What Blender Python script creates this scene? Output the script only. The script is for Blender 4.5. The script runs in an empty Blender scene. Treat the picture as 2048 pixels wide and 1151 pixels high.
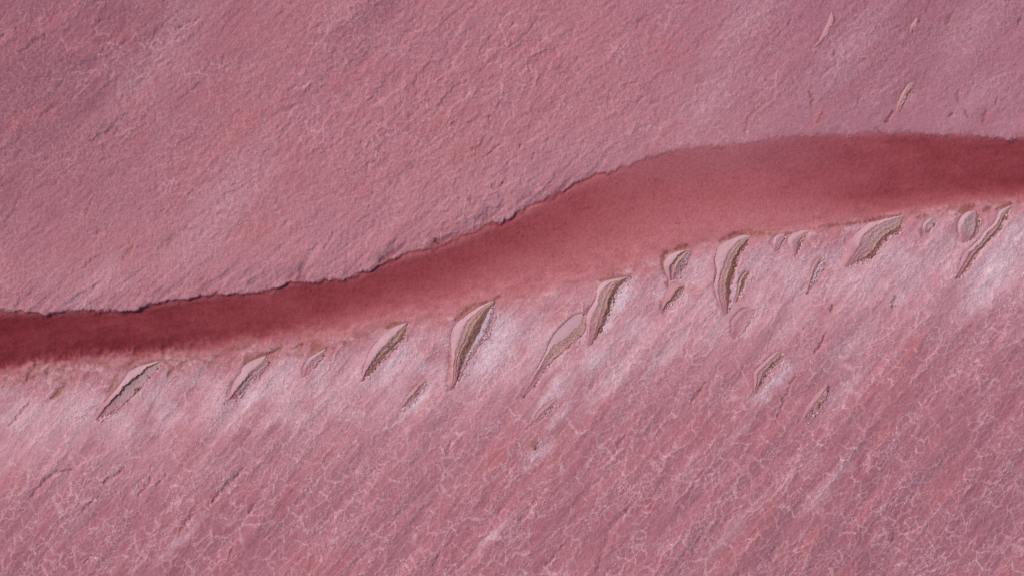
import bpy, math, random
import numpy as np

# ------------------------------------------------------------------ camera, world, sun, exposure
scene = bpy.context.scene
COL = scene.collection
PX = 0.05                    # metres to one photograph pixel
CX, CY = 1024.0, 575.5
CAM_H = 150.0

cam = bpy.data.objects.new("camera", bpy.data.cameras.new("camera"))
COL.objects.link(cam)
cam.location = (0, 0, CAM_H)
cam.rotation_euler = (0, 0, 0)
cam.data.sensor_width = 36.0
cam.data.lens = 36.0 * CAM_H / (2048 * PX)
cam.data.clip_end = 5000.0
scene.camera = cam

SUN_EL = math.radians(44.0)
SUN_AZ = math.radians(150.0)     # direction towards the sun, anticlockwise from +X (up and left in the picture)
world = bpy.data.worlds.new("World")
scene.world = world
world.use_nodes = True
wn, wl = world.node_tree.nodes, world.node_tree.links
sky = wn.new("ShaderNodeTexSky")
sky.sky_type = 'NISHITA'
sky.sun_disc = False
sky.sun_elevation = SUN_EL
sky.sun_rotation = math.radians(90.0) - SUN_AZ
bg = wn["Background"]
wl.new(sky.outputs[0], bg.inputs[0])
bg.inputs[1].default_value = 0.07

sun = bpy.data.objects.new("sun", bpy.data.lights.new("sun", 'SUN'))
COL.objects.link(sun)
sun.data.energy = 1.9
sun.data.angle = math.radians(10.0)
sun.data.color = (1.0, 0.925, 0.82)
sun.rotation_euler = (0.0, math.pi / 2 - SUN_EL, SUN_AZ)
sun.location = (-60, 40, 80)

vs = scene.view_settings
vs.view_transform = 'Standard'
vs.look = 'None'
vs.exposure = 0.75
vs.gamma = 1.0
vs.use_curve_mapping = False
scene.cycles.use_denoising = False
scene.cycles.max_bounces = 6
scene.cycles.transparent_max_bounces = 8

# ------------------------------------------------------------------ numpy noise
def _hash(ix, iy, seed):
    h = (ix.astype(np.uint32) * np.uint32(374761393) + iy.astype(np.uint32) * np.uint32(668265263)
         + np.uint32((seed * 2246822519 + 3266489917) & 0xffffffff))
    h ^= h >> np.uint32(13)
    h *= np.uint32(1274126177)
    h ^= h >> np.uint32(16)
    h *= np.uint32(2654435761)
    h ^= h >> np.uint32(15)
    return h

def rnd(ix, iy, seed):
    return (_hash(ix, iy, seed) & np.uint32(0xffff)).astype(np.float32) / 65535.0

def perlin(x, y, seed=0):
    """about -1 .. 1"""
    x = x.astype(np.float32); y = y.astype(np.float32)
    fx = np.floor(x); fy = np.floor(y)
    ix = fx.astype(np.int32); iy = fy.astype(np.int32)
    dx = x - fx; dy = y - fy
    u = dx * dx * dx * (dx * (dx * 6 - 15) + 10)
    v = dy * dy * dy * (dy * (dy * 6 - 15) + 10)
    def g(ox, oy):
        a = rnd(ix + ox, iy + oy, seed) * np.float32(2 * math.pi)
        return np.cos(a) * (dx - ox) + np.sin(a) * (dy - oy)
    a = g(0, 0); b = g(1, 0); c = g(0, 1); d = g(1, 1)
    return 1.5 * ((a * (1 - u) + b * u) * (1 - v) + (c * (1 - u) + d * u) * v)

def fbm(x, y, oct=4, seed=0, gain=0.5):
    s = 0; a = 1.0; n = 0
    for k in range(oct):
        s = s + a * perlin(x, y, seed + 17 * k); n += a
        x = x * 2.03 + 11.3; y = y * 2.03 - 7.7; a *= gain
    return s / n

def voronoi(x, y, seed=0, jit=0.9):
    """distance to the cell border (approximate) and a random number for the cell"""
    fx = np.floor(x); fy = np.floor(y)
    ix = fx.astype(np.int32); iy = fy.astype(np.int32)
    dx = (x - fx).astype(np.float32); dy = (y - fy).astype(np.float32)
    f1 = np.full(x.shape, 9.0, np.float32); f2 = f1.copy(); idc = np.zeros(x.shape, np.float32)
    for oy in (-1, 0, 1):
        for ox in (-1, 0, 1):
            h = _hash(ix + ox, iy + oy, seed)
            px = ox + 0.5 + jit * ((h & np.uint32(0x3ff)).astype(np.float32) / 1023.0 - 0.5) - dx
            py = oy + 0.5 + jit * (((h >> np.uint32(10)) & np.uint32(0x3ff)).astype(np.float32) / 1023.0 - 0.5) - dy
            d = np.sqrt(px * px + py * py)
            near = d < f1
            f2 = np.where(near, f1, np.minimum(f2, d))
            idc = np.where(near, ((h >> np.uint32(20)) & np.uint32(0xfff)).astype(np.float32) / 4095.0, idc)
            f1 = np.where(near, d, f1)
    return f2 - f1, idc

def sstep(a, b, x):
    t = np.clip((x - a) / (b - a), 0, 1)
    return t * t * (3 - 2 * t)

def bump1(x, w):
    return np.exp(-(x / w) ** 2)

# ------------------------------------------------------------------ the lie of the land (photograph pixels -> metres)
UP = np.array([(-4000, 700), (-600, 645), (0, 624), (80, 625), (180, 619), (240, 621), (310, 605), (370, 599), (400, 591), (480, 584), (550, 579),
      (582, 562), (612, 563), (640, 559), (690, 556), (740, 540), (790, 516), (850, 497), (880, 488), (930, 470), (1000, 442),
      (1030, 430), (1080, 403), (1130, 379), (1180, 352), (1230, 333), (1300, 313), (1340, 300), (1400, 291), (1480, 285),
      (1540, 274), (1620, 268), (1700, 266), (1760, 265), (1830, 264), (1900, 267), (1960, 270), (2048, 273), (2600, 280), (6000, 200)], float)
LO = np.array([(-4000, 830), (-600, 760), (0, 746), (60, 736), (150, 726), (260, 716), (330, 716), (420, 704), (500, 690), (560, 688),
      (640, 678), (760, 650), (880, 632), (980, 602), (1090, 582), (1200, 556), (1330, 503), (1460, 475), (1600, 460),
      (1700, 447), (1830, 425), (1920, 414), (2048, 402), (2600, 400), (6000, 330)], float)
DEP = np.array([(-4000, 1.1), (0, .97), (150, .89), (300, .79), (450, .74), (600, .66), (900, .56), (1100, .52), (1200, .46), (1400, .36),
      (1550, .39), (1700, .45), (1850, .55), (2048, .64), (6000, .9)], float)

def fields(u, v):
    """shared low-frequency land: banks, bed. returns dict"""
    far = sstep(600, 3000, np.maximum(np.abs(u - CX) - 1024, np.abs(v - CY) - 575))
    wu = u + 10 * perlin(u / 46, v / 46, 3) + 4 * perlin(u / 13, v / 13, 4)
    wv = v + 5 * perlin(u / 40, v / 40, 5) + 5 * perlin(u / 85, v / 85, 34) + 2.8 * perlin(u / 12, v / 12, 6) + 1.6 * perlin(u / 4.5, v / 4.5, 7) - 7 * np.abs(perlin(u / 26, v / 30, 27)) + 2.5
    vu = np.interp(wu, UP[:, 0], UP[:, 1])
    vl = np.interp(u, LO[:, 0], LO[:, 1])
    sharp = 1 - sstep(1110, 1400, u + 60 * perlin(u / 120, v / 120, 8))
    du = vu - wv                                        # > 0 on the upper bank
    dl = (v + 9 * perlin(u / 60, v / 60, 9) + 5 * perlin(u / 17, v / 17, 10) + 2.5 * perlin(u / 6.5, v / 6.5, 35)) - vl   # > 0 on the lower bank
    vs0 = np.interp(u + 14 * perlin(u / 90, v / 90, 11), UP[:, 0], UP[:, 1])
    t = np.clip((v - vs0) / np.maximum(vl - vs0, 20), -.5, 1.2)     # 0 at the upper edge, 1 at the lower
    D = np.interp(u + 70 * perlin(u / 160, v / 90, 12), DEP[:, 0], DEP[:, 1])
    right = sstep(1450, 1800, u)
    mid = sstep(800, 1150, u) * (1 - right)
    # bed
    left = 1 - sstep(250, 850, u)
    e0 = .28 + .50 * left + .42 * right
    fall = 1 - sstep(e0, 1.06 + .10 * left, t)
    fall_mid = 1 - sstep(.05, .92, t)
    fall = fall * (1 - .55 * mid) + fall_mid * .55 * mid
    rise = np.where(sharp > .5, sstep(-.25, .12, t) , sstep(-.02, .42, t))
    rise = sharp * sstep(-.05, .16, t) + (1 - sharp) * ((1 - right) * (.35 * sstep(-.03, .06, t) + .65 * sstep(0, .62, t)) + right * sstep(-.04, .12, t))
    mott = 1 + .34 * fbm(u / 95, v / 42, 4, 14) + .08 * perlin(u / 14, v / 10, 15)
    bed = -.4 * D * rise * fall * mott - .02 - .10 * sharp * bump1(du + 4, 5) + .012 * perlin(u / 7, v / 6, 16)
    # upper bank
    un = fbm(u / 260, v / 190, 3, 18)
    lift = np.clip(.55 + .9 * perlin(u / 75, v / 75, 28) + .5 * perlin(u / 21, v / 21, 29), .1, 1.5)
    top_sharp = .21 + .07 * un - sstep(46, 0, du) * (.195 - .10 * lift * (1 - .6 * sstep(850, 1150, u)))
    top_soft = .02 + .05 * right * sstep(-4, 10, du) + .22 * sstep(-10, 170, du) + .08 * un * sstep(0, 90, du)
    top = sharp * top_sharp + (1 - sharp) * top_soft
    k = sharp * sstep(-3.0, 4.0, du) + (1 - sharp) * sstep(-7, 4, du + (7 * fbm(u / 24, v / 24, 3, 30) + 3 * perlin(u / 6, v / 6, 33)) * sstep(1150, 1400, u))
    # lower bank
    ln = fbm(u / 240, v / 200, 3, 21)
    low = .015 + .10 * sstep(-8, 40, dl) + .22 * sstep(0, 220, dl) + .10 * ln * sstep(0, 80, dl)
    kf = sstep(1150, 1350, u)
    dl = dl + 6 * perlin(u / 9, v / 9, 38) * sstep(1000, 500, u) + 6 * perlin((u * .64 - v * .77) / 38, (u * .77 + v * .64) / 12, 37) * sstep(1000, 500, u)
    kl = sstep(-30 + 14 * kf, 6, dl)
    bed = bed + .10 * fbm(u / 30, v / 17, 4, 36) * bump1(dl + 14, 34) * (1 - .5 * kf)
    zb = bed * (1 - k) * (1 - kl) + top * k + low * kl
    return dict(zb=zb, du=du, dl=dl, k=k, kl=kl, sharp=sharp, t=t, far=far, right=right, un=un, ln=ln)

# ------------------------------------------------------------------ mounds: lines from the channel-side foot to the far side, bottom tip to top tip
# each band lies between two neighbouring lines; H gives the height in metres on every line, B the kind of each band
F, Mu, E, R = "smooth_face", "mud_band", "mud_edge", "salt_rim"
MOUNDS = [
 dict(label="slim pale mound with a thin brown groove, first big one from the left", H=[-.015, .30, .02, .05, -.04], B=[F, E, Mu+"*grey", R],
  L=[[(191,838),(196,819),(214,797),(237,772),(250,755),(257,743),(272,734),(292,727),(310,722),(327,720)],
     [(192,839),(206,820),(226,797),(240,783),(254,766),(275,750),(296,733),(312,725),(327,721)],
     [(193,839),(209,821),(229,799),(244,785),(259,768),(279,752),(300,735),(314,726),(327,721)],
     [(195,840),(222,822),(250,800),(276,776),(298,752),(314,735),(328,722)],
     [(197,841),(228,825),(256,804),(282,780),(304,755),(319,737),(329,722)]]),
 dict(label="plain smooth pale mound with a brown right edge, second big one from the left", H=[-.015, .34, .05, -.06], B=[F, Mu, R],
  L=[[(446,808),(452,795),(460,781),(466,766),(474,753),(482,744),(484,735),(496,725),(510,718),(522,713),(532,710)],
     [(447,808),(458,796),(469,785),(482,766),(495,750),(511,734),(525,721),(532,711)],
     [(448,809),(462,797),(475,787),(489,770),(502,755),(518,741),(533,725),(533,712)],
     [(449,810),(465,799),(479,789),(494,772),(508,757),(524,744),(538,728),(534,712)]]),
 dict(label="low faint mound sunk in the crust right of the plain smooth mound", H=[-.015, .13, .06, -.06], B=[F, Mu+"*dusty", R],
  L=[[(602,758),(604,738),(610,724),(620,713),(632,706),(645,698),(655,690)],
     [(606,757),(611,738),(618,726),(627,716),(638,709),(648,700),(655,691)],
     [(612,756),(622,740),(632,727),(642,716),(650,706),(656,692)],
     [(616,757),(627,742),(638,728),(647,717),(654,707),(657,692)]]),
 dict(label="long curved pale mound with a rough brown flank, left of the broad layered one", H=[-.015, .36, .08, -.02, -.06], B=[F, Mu, E, R],
  L=[[(721,763),(724,745),(728,728),(735,711),(745,694),(758,677),(775,661),(795,650),(814,644)],
     [(723,763),(730,746),(738,731),(749,714),(764,696),(783,675),(800,657),(814,645)],
     [(724,763),(732,748),(742,735),(755,718),(771,700),(790,682),(805,663),(815,645)],
     [(725,763),(735,751),(747,738),(761,721),(779,702),(797,685),(809,666),(816,646)],
     [(726,764),(739,754),(752,741),(768,724),(786,706),(803,688),(814,668),(817,646)]]),
 dict(label="short brown ridge standing alone in pink crust below the long curved mound", H=[-.015, .12, .02, -.05], B=[F+"*dull", E+"*faint", R],
  L=[[(796,820),(804,805),(815,789),(828,774),(841,763),(851,760)],
     [(797,820),(809,806),(820,792),(832,779),(843,767),(851,761)],
     [(798,821),(813,807),(824,794),(836,782),(846,770),(852,761)],
     [(800,821),(817,810),(829,797),(841,785),(850,772),(853,761)]]),
 dict(label="broadest mound, with brown layers in ribs and a white crumbly right rim", H=[-.015, .42, .40, .30, .02, .10, -.05], B=[F, Mu, Mu, E, R+"*white", R],
  L=[[(894,784),(899,760),(903,735),(903,703),(901,682),(904,660),(912,646),(927,634),(941,624),(956,614),(972,606),(987,601)],
     [(896,784),(905,762),(907,735),(911,702),(919,680),(925,660),(935,642),(950,627),(970,611),(987,602)],
     [(899,782),(909,763),(912,735),(916,704),(926,680),(935,658),(945,638),(960,623),(975,612),(987,602)],
     [(902,779),(911,764),(917,732),(921,706),(933,680),(945,657),(956,636),(968,621),(979,612),(988,603)],
     [(906,776),(912,766),(922,740),(932,713),(945,690),(959,663),(973,630),(982,613),(988,603)],
     [(908,776),(914,767),(926,741),(936,715),(950,693),(966,667),(979,632),(985,614),(989,603)],
     [(910,777),(917,769),(931,743),(942,718),(957,696),(974,670),(987,634),(990,615),(990,603)]]),
 dict(label="pale lobe with a crumbling brown tail running down to the left", H=[-.015, .20, .06, -.06], B=[F, Mu, R],
  L=[[(1043,792),(1062,758),(1078,728),(1092,702),(1096,690),(1105,672),(1117,657),(1132,642),(1147,630),(1165,624)],
     [(1044,792),(1064,759),(1081,730),(1095,706),(1102,696),(1116,684),(1135,670),(1150,657),(1160,645),(1167,625)],
     [(1046,793),(1069,764),(1087,737),(1104,716),(1124,700),(1147,680),(1162,666),(1169,652),(1168,626)],
     [(1047,793),(1073,767),(1092,741),(1110,719),(1130,703),(1152,684),(1167,669),(1173,653),(1169,626)]]),
 dict(label="tall pink and tan mound with a dark brown right ridge beside a snow-white patch", H=[-.015, .36, .34, .22, -.02, -.06], B=[F, Mu+"*pink", Mu, E, R+"*white"],
  L=[[(1171,692),(1174,666),(1172,645),(1173,627),(1182,612),(1192,595),(1193,580),(1201,568),(1216,560),(1236,556),(1258,553)],
     [(1174,692),(1179,666),(1181,643),(1189,620),(1197,598),(1201,583),(1212,571),(1228,562),(1258,554)],
     [(1177,691),(1188,667),(1197,636),(1206,607),(1215,582),(1227,567),(1240,560),(1258,554)],
     [(1180,690),(1192,666),(1204,636),(1213,607),(1222,582),(1235,566),(1246,559),(1258,555)],
     [(1183,690),(1201,658),(1213,637),(1221,611),(1233,581),(1245,566),(1252,560),(1258,555)],
     [(1186,691),(1206,661),(1219,640),(1228,614),(1241,585),(1252,568),(1256,561),(1259,555)]]),
 dict(label="small domed mound with dark curved furrows at the water's edge", H=[-.015, .30, .16, .26, .05, -.05], B=[F, E, Mu, Mu+"*grey", R],
  L=[[(1338,560),(1330,543),(1327,528),(1331,517),(1341,509),(1357,502),(1379,499)],
     [(1341,560),(1339,543),(1342,528),(1348,517),(1356,510),(1366,504),(1379,500)],
     [(1343,560),(1342,545),(1345,530),(1352,518),(1360,511),(1369,505),(1380,500)],
     [(1346,559),(1347,545),(1352,531),(1359,520),(1366,512),(1373,506),(1380,501)],
     [(1350,558),(1356,545),(1363,533),(1369,522),(1374,513),(1378,507),(1381,501)],
     [(1353,558),(1360,546),(1367,534),(1373,523),(1378,514),(1381,507),(1382,501)]]),
 dict(label="small tapering pink mound just below the domed one", H=[-.015, .16, .0, -.05], B=[F+"*dull", E, R],
  L=[[(1321,626),(1326,602),(1330,586),(1339,571),(1348,565),(1366,571)],
     [(1322,626),(1332,604),(1341,594),(1350,583),(1357,575),(1367,571)],
     [(1323,626),(1336,606),(1346,596),(1355,587),(1362,578),(1367,572)],
     [(1324,627),(1340,609),(1351,599),(1360,590),(1366,580),(1368,572)]]),
 dict(label="crescent mound with a wide brown band, curving down from the water's edge", H=[-.015, .34, .30, .26, -.04, -.06], B=[F, Mu+"*pink", Mu, E, R],
  L=[[(1447,632),(1437,612),(1430,595),(1427,570),(1430,555),(1432,540),(1429,520),(1432,507),(1437,492),(1453,482),(1470,475),(1483,470),(1500,471)],
     [(1448,632),(1440,607),(1435,580),(1436,557),(1441,540),(1447,522),(1455,505),(1468,489),(1482,479),(1500,472)],
     [(1450,631),(1446,602),(1441,577),(1444,556),(1450,536),(1458,517),(1468,500),(1480,486),(1500,473)],
     [(1452,630),(1451,602),(1449,577),(1452,556),(1458,536),(1465,518),(1474,502),(1485,487),(1500,474)],
     [(1455,628),(1458,602),(1460,575),(1467,547),(1472,523),(1478,507),(1490,491),(1501,475)],
     [(1459,627),(1463,602),(1466,576),(1472,549),(1478,525),(1484,509),(1495,493),(1502,476)]]),
 dict(label="knobbly brown ridge on white crust, right of the crescent mound", H=[-.015, .14, .05, -.05], B=[Mu, E, R],
  L=[[(1466,604),(1473,582),(1477,562),(1486,546),(1495,541)],
     [(1469,604),(1477,582),(1482,562),(1490,549),(1496,542)],
     [(1473,604),(1481,582),(1487,563),(1495,551),(1498,542)],
     [(1476,605),(1485,584),(1492,565),(1499,553),(1499,542)]]),
 dict(label="narrow rounded hump, left one of a small pair at the water's edge", H=[-.015, .15, .06, -.05], B=[F, F+"*dull", R],
  L=[[(1547,504),(1544,487),(1547,476),(1556,470),(1568,468)],
     [(1549,504),(1549,489),(1553,479),(1560,474),(1569,469)],
     [(1551,504),(1556,491),(1562,482),(1567,476),(1570,469)],
     [(1553,504),(1560,493),(1566,484),(1570,477),(1571,469)]]),
 dict(label="wider rounded hump, right one of a small pair at the water's edge", H=[-.015, .20, .14, .02, -.05], B=[F, F+"*dull", Mu, R],
  L=[[(1586,520),(1580,497),(1575,482),(1578,472),(1590,465),(1604,461),(1617,461)],
     [(1588,520),(1586,499),(1585,485),(1591,475),(1602,468),(1617,462)],
     [(1589,520),(1591,500),(1593,488),(1599,477),(1607,469),(1617,463)],
     [(1590,520),(1595,501),(1599,489),(1605,479),(1612,470),(1618,463)],
     [(1592,520),(1600,502),(1605,490),(1610,480),(1615,471),(1619,463)]]),
 dict(label="thin dark-edged sliver beside a white patch, below the pair of rounded humps", H=[-.015, .09, -.02, -.05], B=[F+"*dull", E+"*faint", R+"*white"],
  L=[[(1611,586),(1617,558),(1622,537),(1630,520),(1642,514)],
     [(1612,586),(1620,560),(1626,541),(1634,525),(1643,515)],
     [(1613,586),(1622,561),(1629,543),(1637,528),(1644,515)],
     [(1614,587),(1626,563),(1633,546),(1641,530),(1645,515)]]),
 dict(label="large lavender mound with grey and brown ribs and a long point up to the right", H=[-.015, .36, .30, .22, .14, -.02, -.05], B=[F, Mu+"*pink", Mu+"*grey", Mu, E, R],
  L=[[(1687,533),(1694,508),(1694,488),(1707,472),(1723,457),(1737,446),(1754,442),(1776,436),(1808,430)],
     [(1688,533),(1703,510),(1716,492),(1724,474),(1740,457),(1758,448),(1780,440),(1808,431)],
     [(1690,533),(1711,511),(1725,494),(1735,475),(1749,460),(1766,450),(1785,443),(1807,432)],
     [(1691,533),(1718,513),(1734,497),(1744,480),(1757,466),(1774,455),(1790,447),(1807,433)],
     [(1692,534),(1724,515),(1741,504),(1753,485),(1766,471),(1783,460),(1796,451),(1806,434)],
     [(1693,534),(1726,519),(1745,510),(1760,488),(1775,473),(1793,463),(1801,454),(1807,435)],
     [(1695,535),(1730,523),(1750,513),(1766,492),(1781,477),(1798,467),(1806,456),(1808,435)]]),
 dict(label="tiny grey-pink hump alone at the water's edge, between large lavender and oval mounds", H=[-.015, .13, .04, -.05], B=[F, Mu+"*grey", R],
  L=[[(1846,468),(1845,453),(1852,440),(1862,434)],
     [(1849,468),(1850,455),(1857,444),(1863,435)],
     [(1852,468),(1857,458),(1865,449),(1871,441)],
     [(1855,468),(1861,460),(1869,451),(1874,442)]]),
 dict(label="oval mound with a bowl-shaped grey top near the right edge", H=[-.015, .26, .12, .05, -.05], B=[F, Mu+"*grey", E, R],
  L=[[(1922,486),(1914,463),(1917,441),(1930,426),(1948,421)],
     [(1925,486),(1921,464),(1924,447),(1934,433),(1950,422)],
     [(1933,485),(1941,472),(1948,457),(1950,440),(1951,423)],
     [(1936,485),(1946,473),(1953,458),(1955,440),(1953,423)],
     [(1940,485),(1951,475),(1959,459),(1960,440),(1955,423)]]),
 dict(label="long thin mound curving down beside the lilac patch at the right edge", H=[-.015, .24, .12, -.02, -.05], B=[F, Mu+"*pink", E, R+"*white"],
  L=[[(1902,564),(1916,530),(1924,509),(1942,493),(1961,475),(1968,464),(1981,453),(1992,437),(1999,421),(2022,411)],
     [(1904,564),(1922,532),(1932,512),(1948,496),(1965,478),(1973,467),(1986,455),(1997,439),(2005,424),(2022,412)],
     [(1908,563),(1926,538),(1939,517),(1953,499),(1969,482),(1979,471),(1991,458),(2001,441),(2009,427),(2022,413)],
     [(1910,563),(1930,541),(1943,520),(1957,502),(1973,485),(1984,473),(1996,460),(2006,443),(2013,429),(2023,414)],
     [(1912,564),(1934,544),(1948,523),(1962,505),(1978,488),(1990,476),(2001,463),(2011,445),(2017,430),(2024,414)]]),
 dict(label="flat grey-pink slab lying in the crust below the tail of the crescent mound", H=[-.015, .10, .08, -.05], B=[F+"*dull", Mu+"*dusty", R],
  L=[[(1461,682),(1459,658),(1461,639),(1473,625),(1488,615),(1506,617)],
     [(1464,682),(1467,660),(1470,645),(1480,632),(1492,621),(1507,618)],
     [(1468,682),(1478,668),(1489,652),(1499,635),(1504,625),(1508,618)],
     [(1471,683),(1482,671),(1494,655),(1504,638),(1509,626),(1509,618)]]),
 dict(label="dull brown-pink ridge deep in the lower crust, beside pale honeycomb crust", H=[-.015, .17, .10, -.02, -.05], B=[F+"*dull", Mu+"*pink", E+"*faint", R],
  L=[[(1504,793),(1506,762),(1507,742),(1525,724),(1545,706),(1559,700)],
     [(1506,793),(1512,764),(1515,744),(1531,727),(1549,709),(1560,701)],
     [(1508,793),(1516,766),(1524,744),(1540,726),(1555,713),(1561,702)],
     [(1510,793),(1519,768),(1530,746),(1546,727),(1561,716),(1562,702)],
     [(1512,794),(1523,771),(1536,750),(1552,731),(1567,718),(1563,702)]]),
 dict(label="faint brown-edged swelling low in the right-hand crust, furthest from the channel", H=[-.015, .10, .03, -.05], B=[F+"*dull", Mu+"*dusty", R],
  L=[[(1599,842),(1607,820),(1620,800),(1636,780),(1652,768)],
     [(1602,842),(1614,823),(1627,805),(1642,786),(1653,769)],
     [(1606,842),(1620,826),(1634,810),(1647,791),(1654,769)],
     [(1609,843),(1625,829),(1639,813),(1651,793),(1655,769)]]),
 dict(label="small tilted grey slab in the crust below the crumbling brown tail", H=[-.015, .11, .02, -.05], B=[F+"*dull", Mu+"*dusty", R],
  L=[[(1066,842),(1078,822),(1092,806),(1112,796)],
     [(1068,842),(1082,826),(1096,811),(1113,797)],
     [(1070,842),(1087,830),(1101,816),(1114,798)],
     [(1072,843),(1091,833),(1106,819),(1115,798)]]),
 dict(label="tiny brown blister with a white lip, alone low in the middle of the crust", H=[-.015, .14, .0, -.04], B=[E, Mu, R+"*white"],
  L=[[(1062,892),(1067,884),(1076,878)],
     [(1063,892),(1070,886),(1077,879)],
     [(1065,893),(1073,889),(1079,880)],
     [(1067,894),(1077,891),(1081,880)]]),
 dict(label="largest brown ridge in the flat above the channel, steep on its right side", H=[-.015, .10, .09, -.04], B=[F+"*dull", Mu, E+"*faint"],
  L=[[(1788,228),(1794,205),(1803,186),(1814,170),(1824,163)],
     [(1793,228),(1799,208),(1808,190),(1818,174),(1825,164)],
     [(1796,228),(1803,209),(1811,192),(1821,177),(1826,164)],
     [(1800,228),(1807,210),(1815,194),(1824,180),(1827,164)]]),
 dict(label="short brown hump near the top right, with a dark right side", H=[-.015, .12, .10, -.04], B=[F+"*dull", Mu, E+"*faint"],
  L=[[(1818,66),(1820,52),(1827,42),(1833,33)],
     [(1820,66),(1825,54),(1831,44),(1834,34)],
     [(1822,66),(1828,55),(1833,45),(1834,34)],
     [(1824,67),(1831,56),(1836,45),(1835,34)]]),
 dict(label="long thin reddish ridge at the upper right, bent at its top", H=[-.015, .10, .09, -.04], B=[F+"*dull", F+"*dull", E+"*faint"],
  L=[[(1622,98),(1636,80),(1646,60),(1655,42),(1661,25)],
     [(1624,98),(1641,81),(1652,62),(1661,43),(1662,26)],
     [(1625,98),(1643,82),(1655,63),(1665,43),(1663,26)],
     [(1627,99),(1646,84),(1658,65),(1668,43),(1664,26)]]),
]

def smooth_line(pts, n):
    """Catmull-Rom through the points, n samples evenly along the length"""
    p = np.array(pts, float)
    p = np.vstack([2 * p[0] - p[1], p, 2 * p[-1] - p[-2]])
    out = []
    for k in range(1, len(p) - 2):
        tt = np.linspace(0, 1, 12, endpoint=False)[:, None]
        a, b, c, d = p[k - 1], p[k], p[k + 1], p[k + 2]
        out.append(.5 * (2 * b + (c - a) * tt + (2 * a - 5 * b + 4 * c - d) * tt ** 2 + (3 * b - a - 3 * c + d) * tt ** 3))
    out = np.vstack(out + [p[-2][None]])
    s = np.concatenate([[0], np.cumsum(np.hypot(*np.diff(out, axis=0).T))])
    q = np.linspace(0, s[-1], n)
    return np.stack([np.interp(q, s, out[:, 0]), np.interp(q, s, out[:, 1])], 1)

for m in MOUNDS:
    ln = smooth_line(m['L'][0], 60)
    m['len'] = np.hypot(*np.diff(ln, axis=0).T).sum()
    m['n'] = int(max(20, m['len'] / 1.1))
    m['lines'] = [smooth_line(l, m['n']) for l in m['L']]

# ------------------------------------------------------------------ the crust: one height field
def axis(lo, hi, step, reach):
    a = np.arange(lo, hi + step, step)
    g, s, x = [], step, 0
    while x < reach:
        s = min(s * 1.16, 2500); x += s; g.append(x)
    g = np.array(g)
    return np.concatenate([lo - g[::-1], a, a[-1] + g])

STEP = 1.55
us = axis(-45, 2093, STEP, 32000)
vs_ = axis(-45, 1196, STEP, 32000)
U, V = np.meshgrid(us, vs_)
U = U.astype(np.float32); V = V.astype(np.float32)
f = fields(U, V)
near = (1 - f['far']).astype(np.float32)

def streak(u, v, deg):
    a = math.radians(deg)
    return u * math.cos(a) - v * math.sin(a), u * math.sin(a) + v * math.cos(a)

# jagged warp shared by the crust layers
w1 = fbm(U / 34, V / 34, 4, 31); w2 = fbm(U / 34, V / 34, 4, 41)
w3 = perlin(U / 7, V / 7, 51); w4 = perlin(U / 7, V / 7, 52)
bigw = fbm(U / 330, V / 330, 2, 61)
w5 = perlin(U / 12, V / 12, 53); w6 = perlin(U / 12, V / 12, 54)
UW = U + 9 * w1 + 3.2 * w5 + 2.2 * w3 + 40 * bigw
VW = V + 9 * w2 + 3.2 * w6 + 2.2 * w4 - 40 * bigw

def window(x0, y0, x1, y1):
    return slice(np.searchsorted(vs_, y0), np.searchsorted(vs_, y1)), slice(np.searchsorted(us, x0), np.searchsorted(us, x1))

# ---- white salt patches: (x, y, half length, half width, amount)
white = np.zeros_like(U)
WHITE = [(985,705,75,34,1.0),(1000,660,40,26,1.0),(1235,600,46,16,1.4),(1215,640,30,14,1.0),(1190,715,40,22,.7),(1270,660,40,40,.45),(1112,780,60,16,.7),
 (560,755,60,26,.7),(505,790,50,14,.8),(790,725,70,20,.8),(835,800,45,10,1.0),(680,770,70,22,.35),(300,790,60,14,.4),(330,760,30,22,.4),(120,830,110,40,.35),
 (1478,570,30,10,1.0),(1510,530,55,35,.5),(1500,630,60,25,.5),(1630,540,28,9,1.0),(1500,655,28,9,.7),(1545,765,60,17,.8),(1580,640,60,14,.4),(1700,690,80,26,.35),
 (1760,520,70,32,.45),(1830,560,70,26,.4),(1990,535,70,40,.95),(2030,470,50,25,.8),(1960,590,50,25,.8),(1795,598,26,6,1.1),(1395,540,40,22,.5),(1120,830,40,9,.6),
 (1340,700,90,16,.5),(1430,650,70,30,.4),(1240,740,110,18,.5),(1480,860,60,14,.25),(1690,780,90,20,.3),(640,735,22,14,.6),(1460,1060,120,14,.25),(160,1040,80,14,.2),
 (360,1080,70,9,.5),(985,1070,60,7,.5),(1075,905,35,12,.6),(1660,960,90,14,.35),(1815,200,26,10,.22),(1490,45,160,40,.2),(1700,100,150,50,.2),(1420,190,120,45,.2),(1940,60,120,60,.2),(1950,190,110,34,.14),
 (380,40,150,50,.15),(300,150,170,60,.18),(680,20,110,30,.12),(170,590,160,28,.2),(450,400,200,60,.2)]
for (x, y, rl, rt, a) in WHITE:
    w = window(x - 2.6 * max(rl, rt), y - 2.6 * max(rl, rt), x + 2.6 * max(rl, rt), y + 2.6 * max(rl, rt))
    ss, tt = streak(U[w] + 14 * w1[w] - x, V[w] + 14 * w2[w] - y, 48)
    g = np.exp(-(ss / rl) ** 2 - (tt / rt) ** 2)
    white[w] = np.maximum(white[w], a * g)
white = np.clip(white * (1.15 + .75 * fbm(U / 14, V / 14, 3, 121)) - .06, 0, 1.3)

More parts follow.
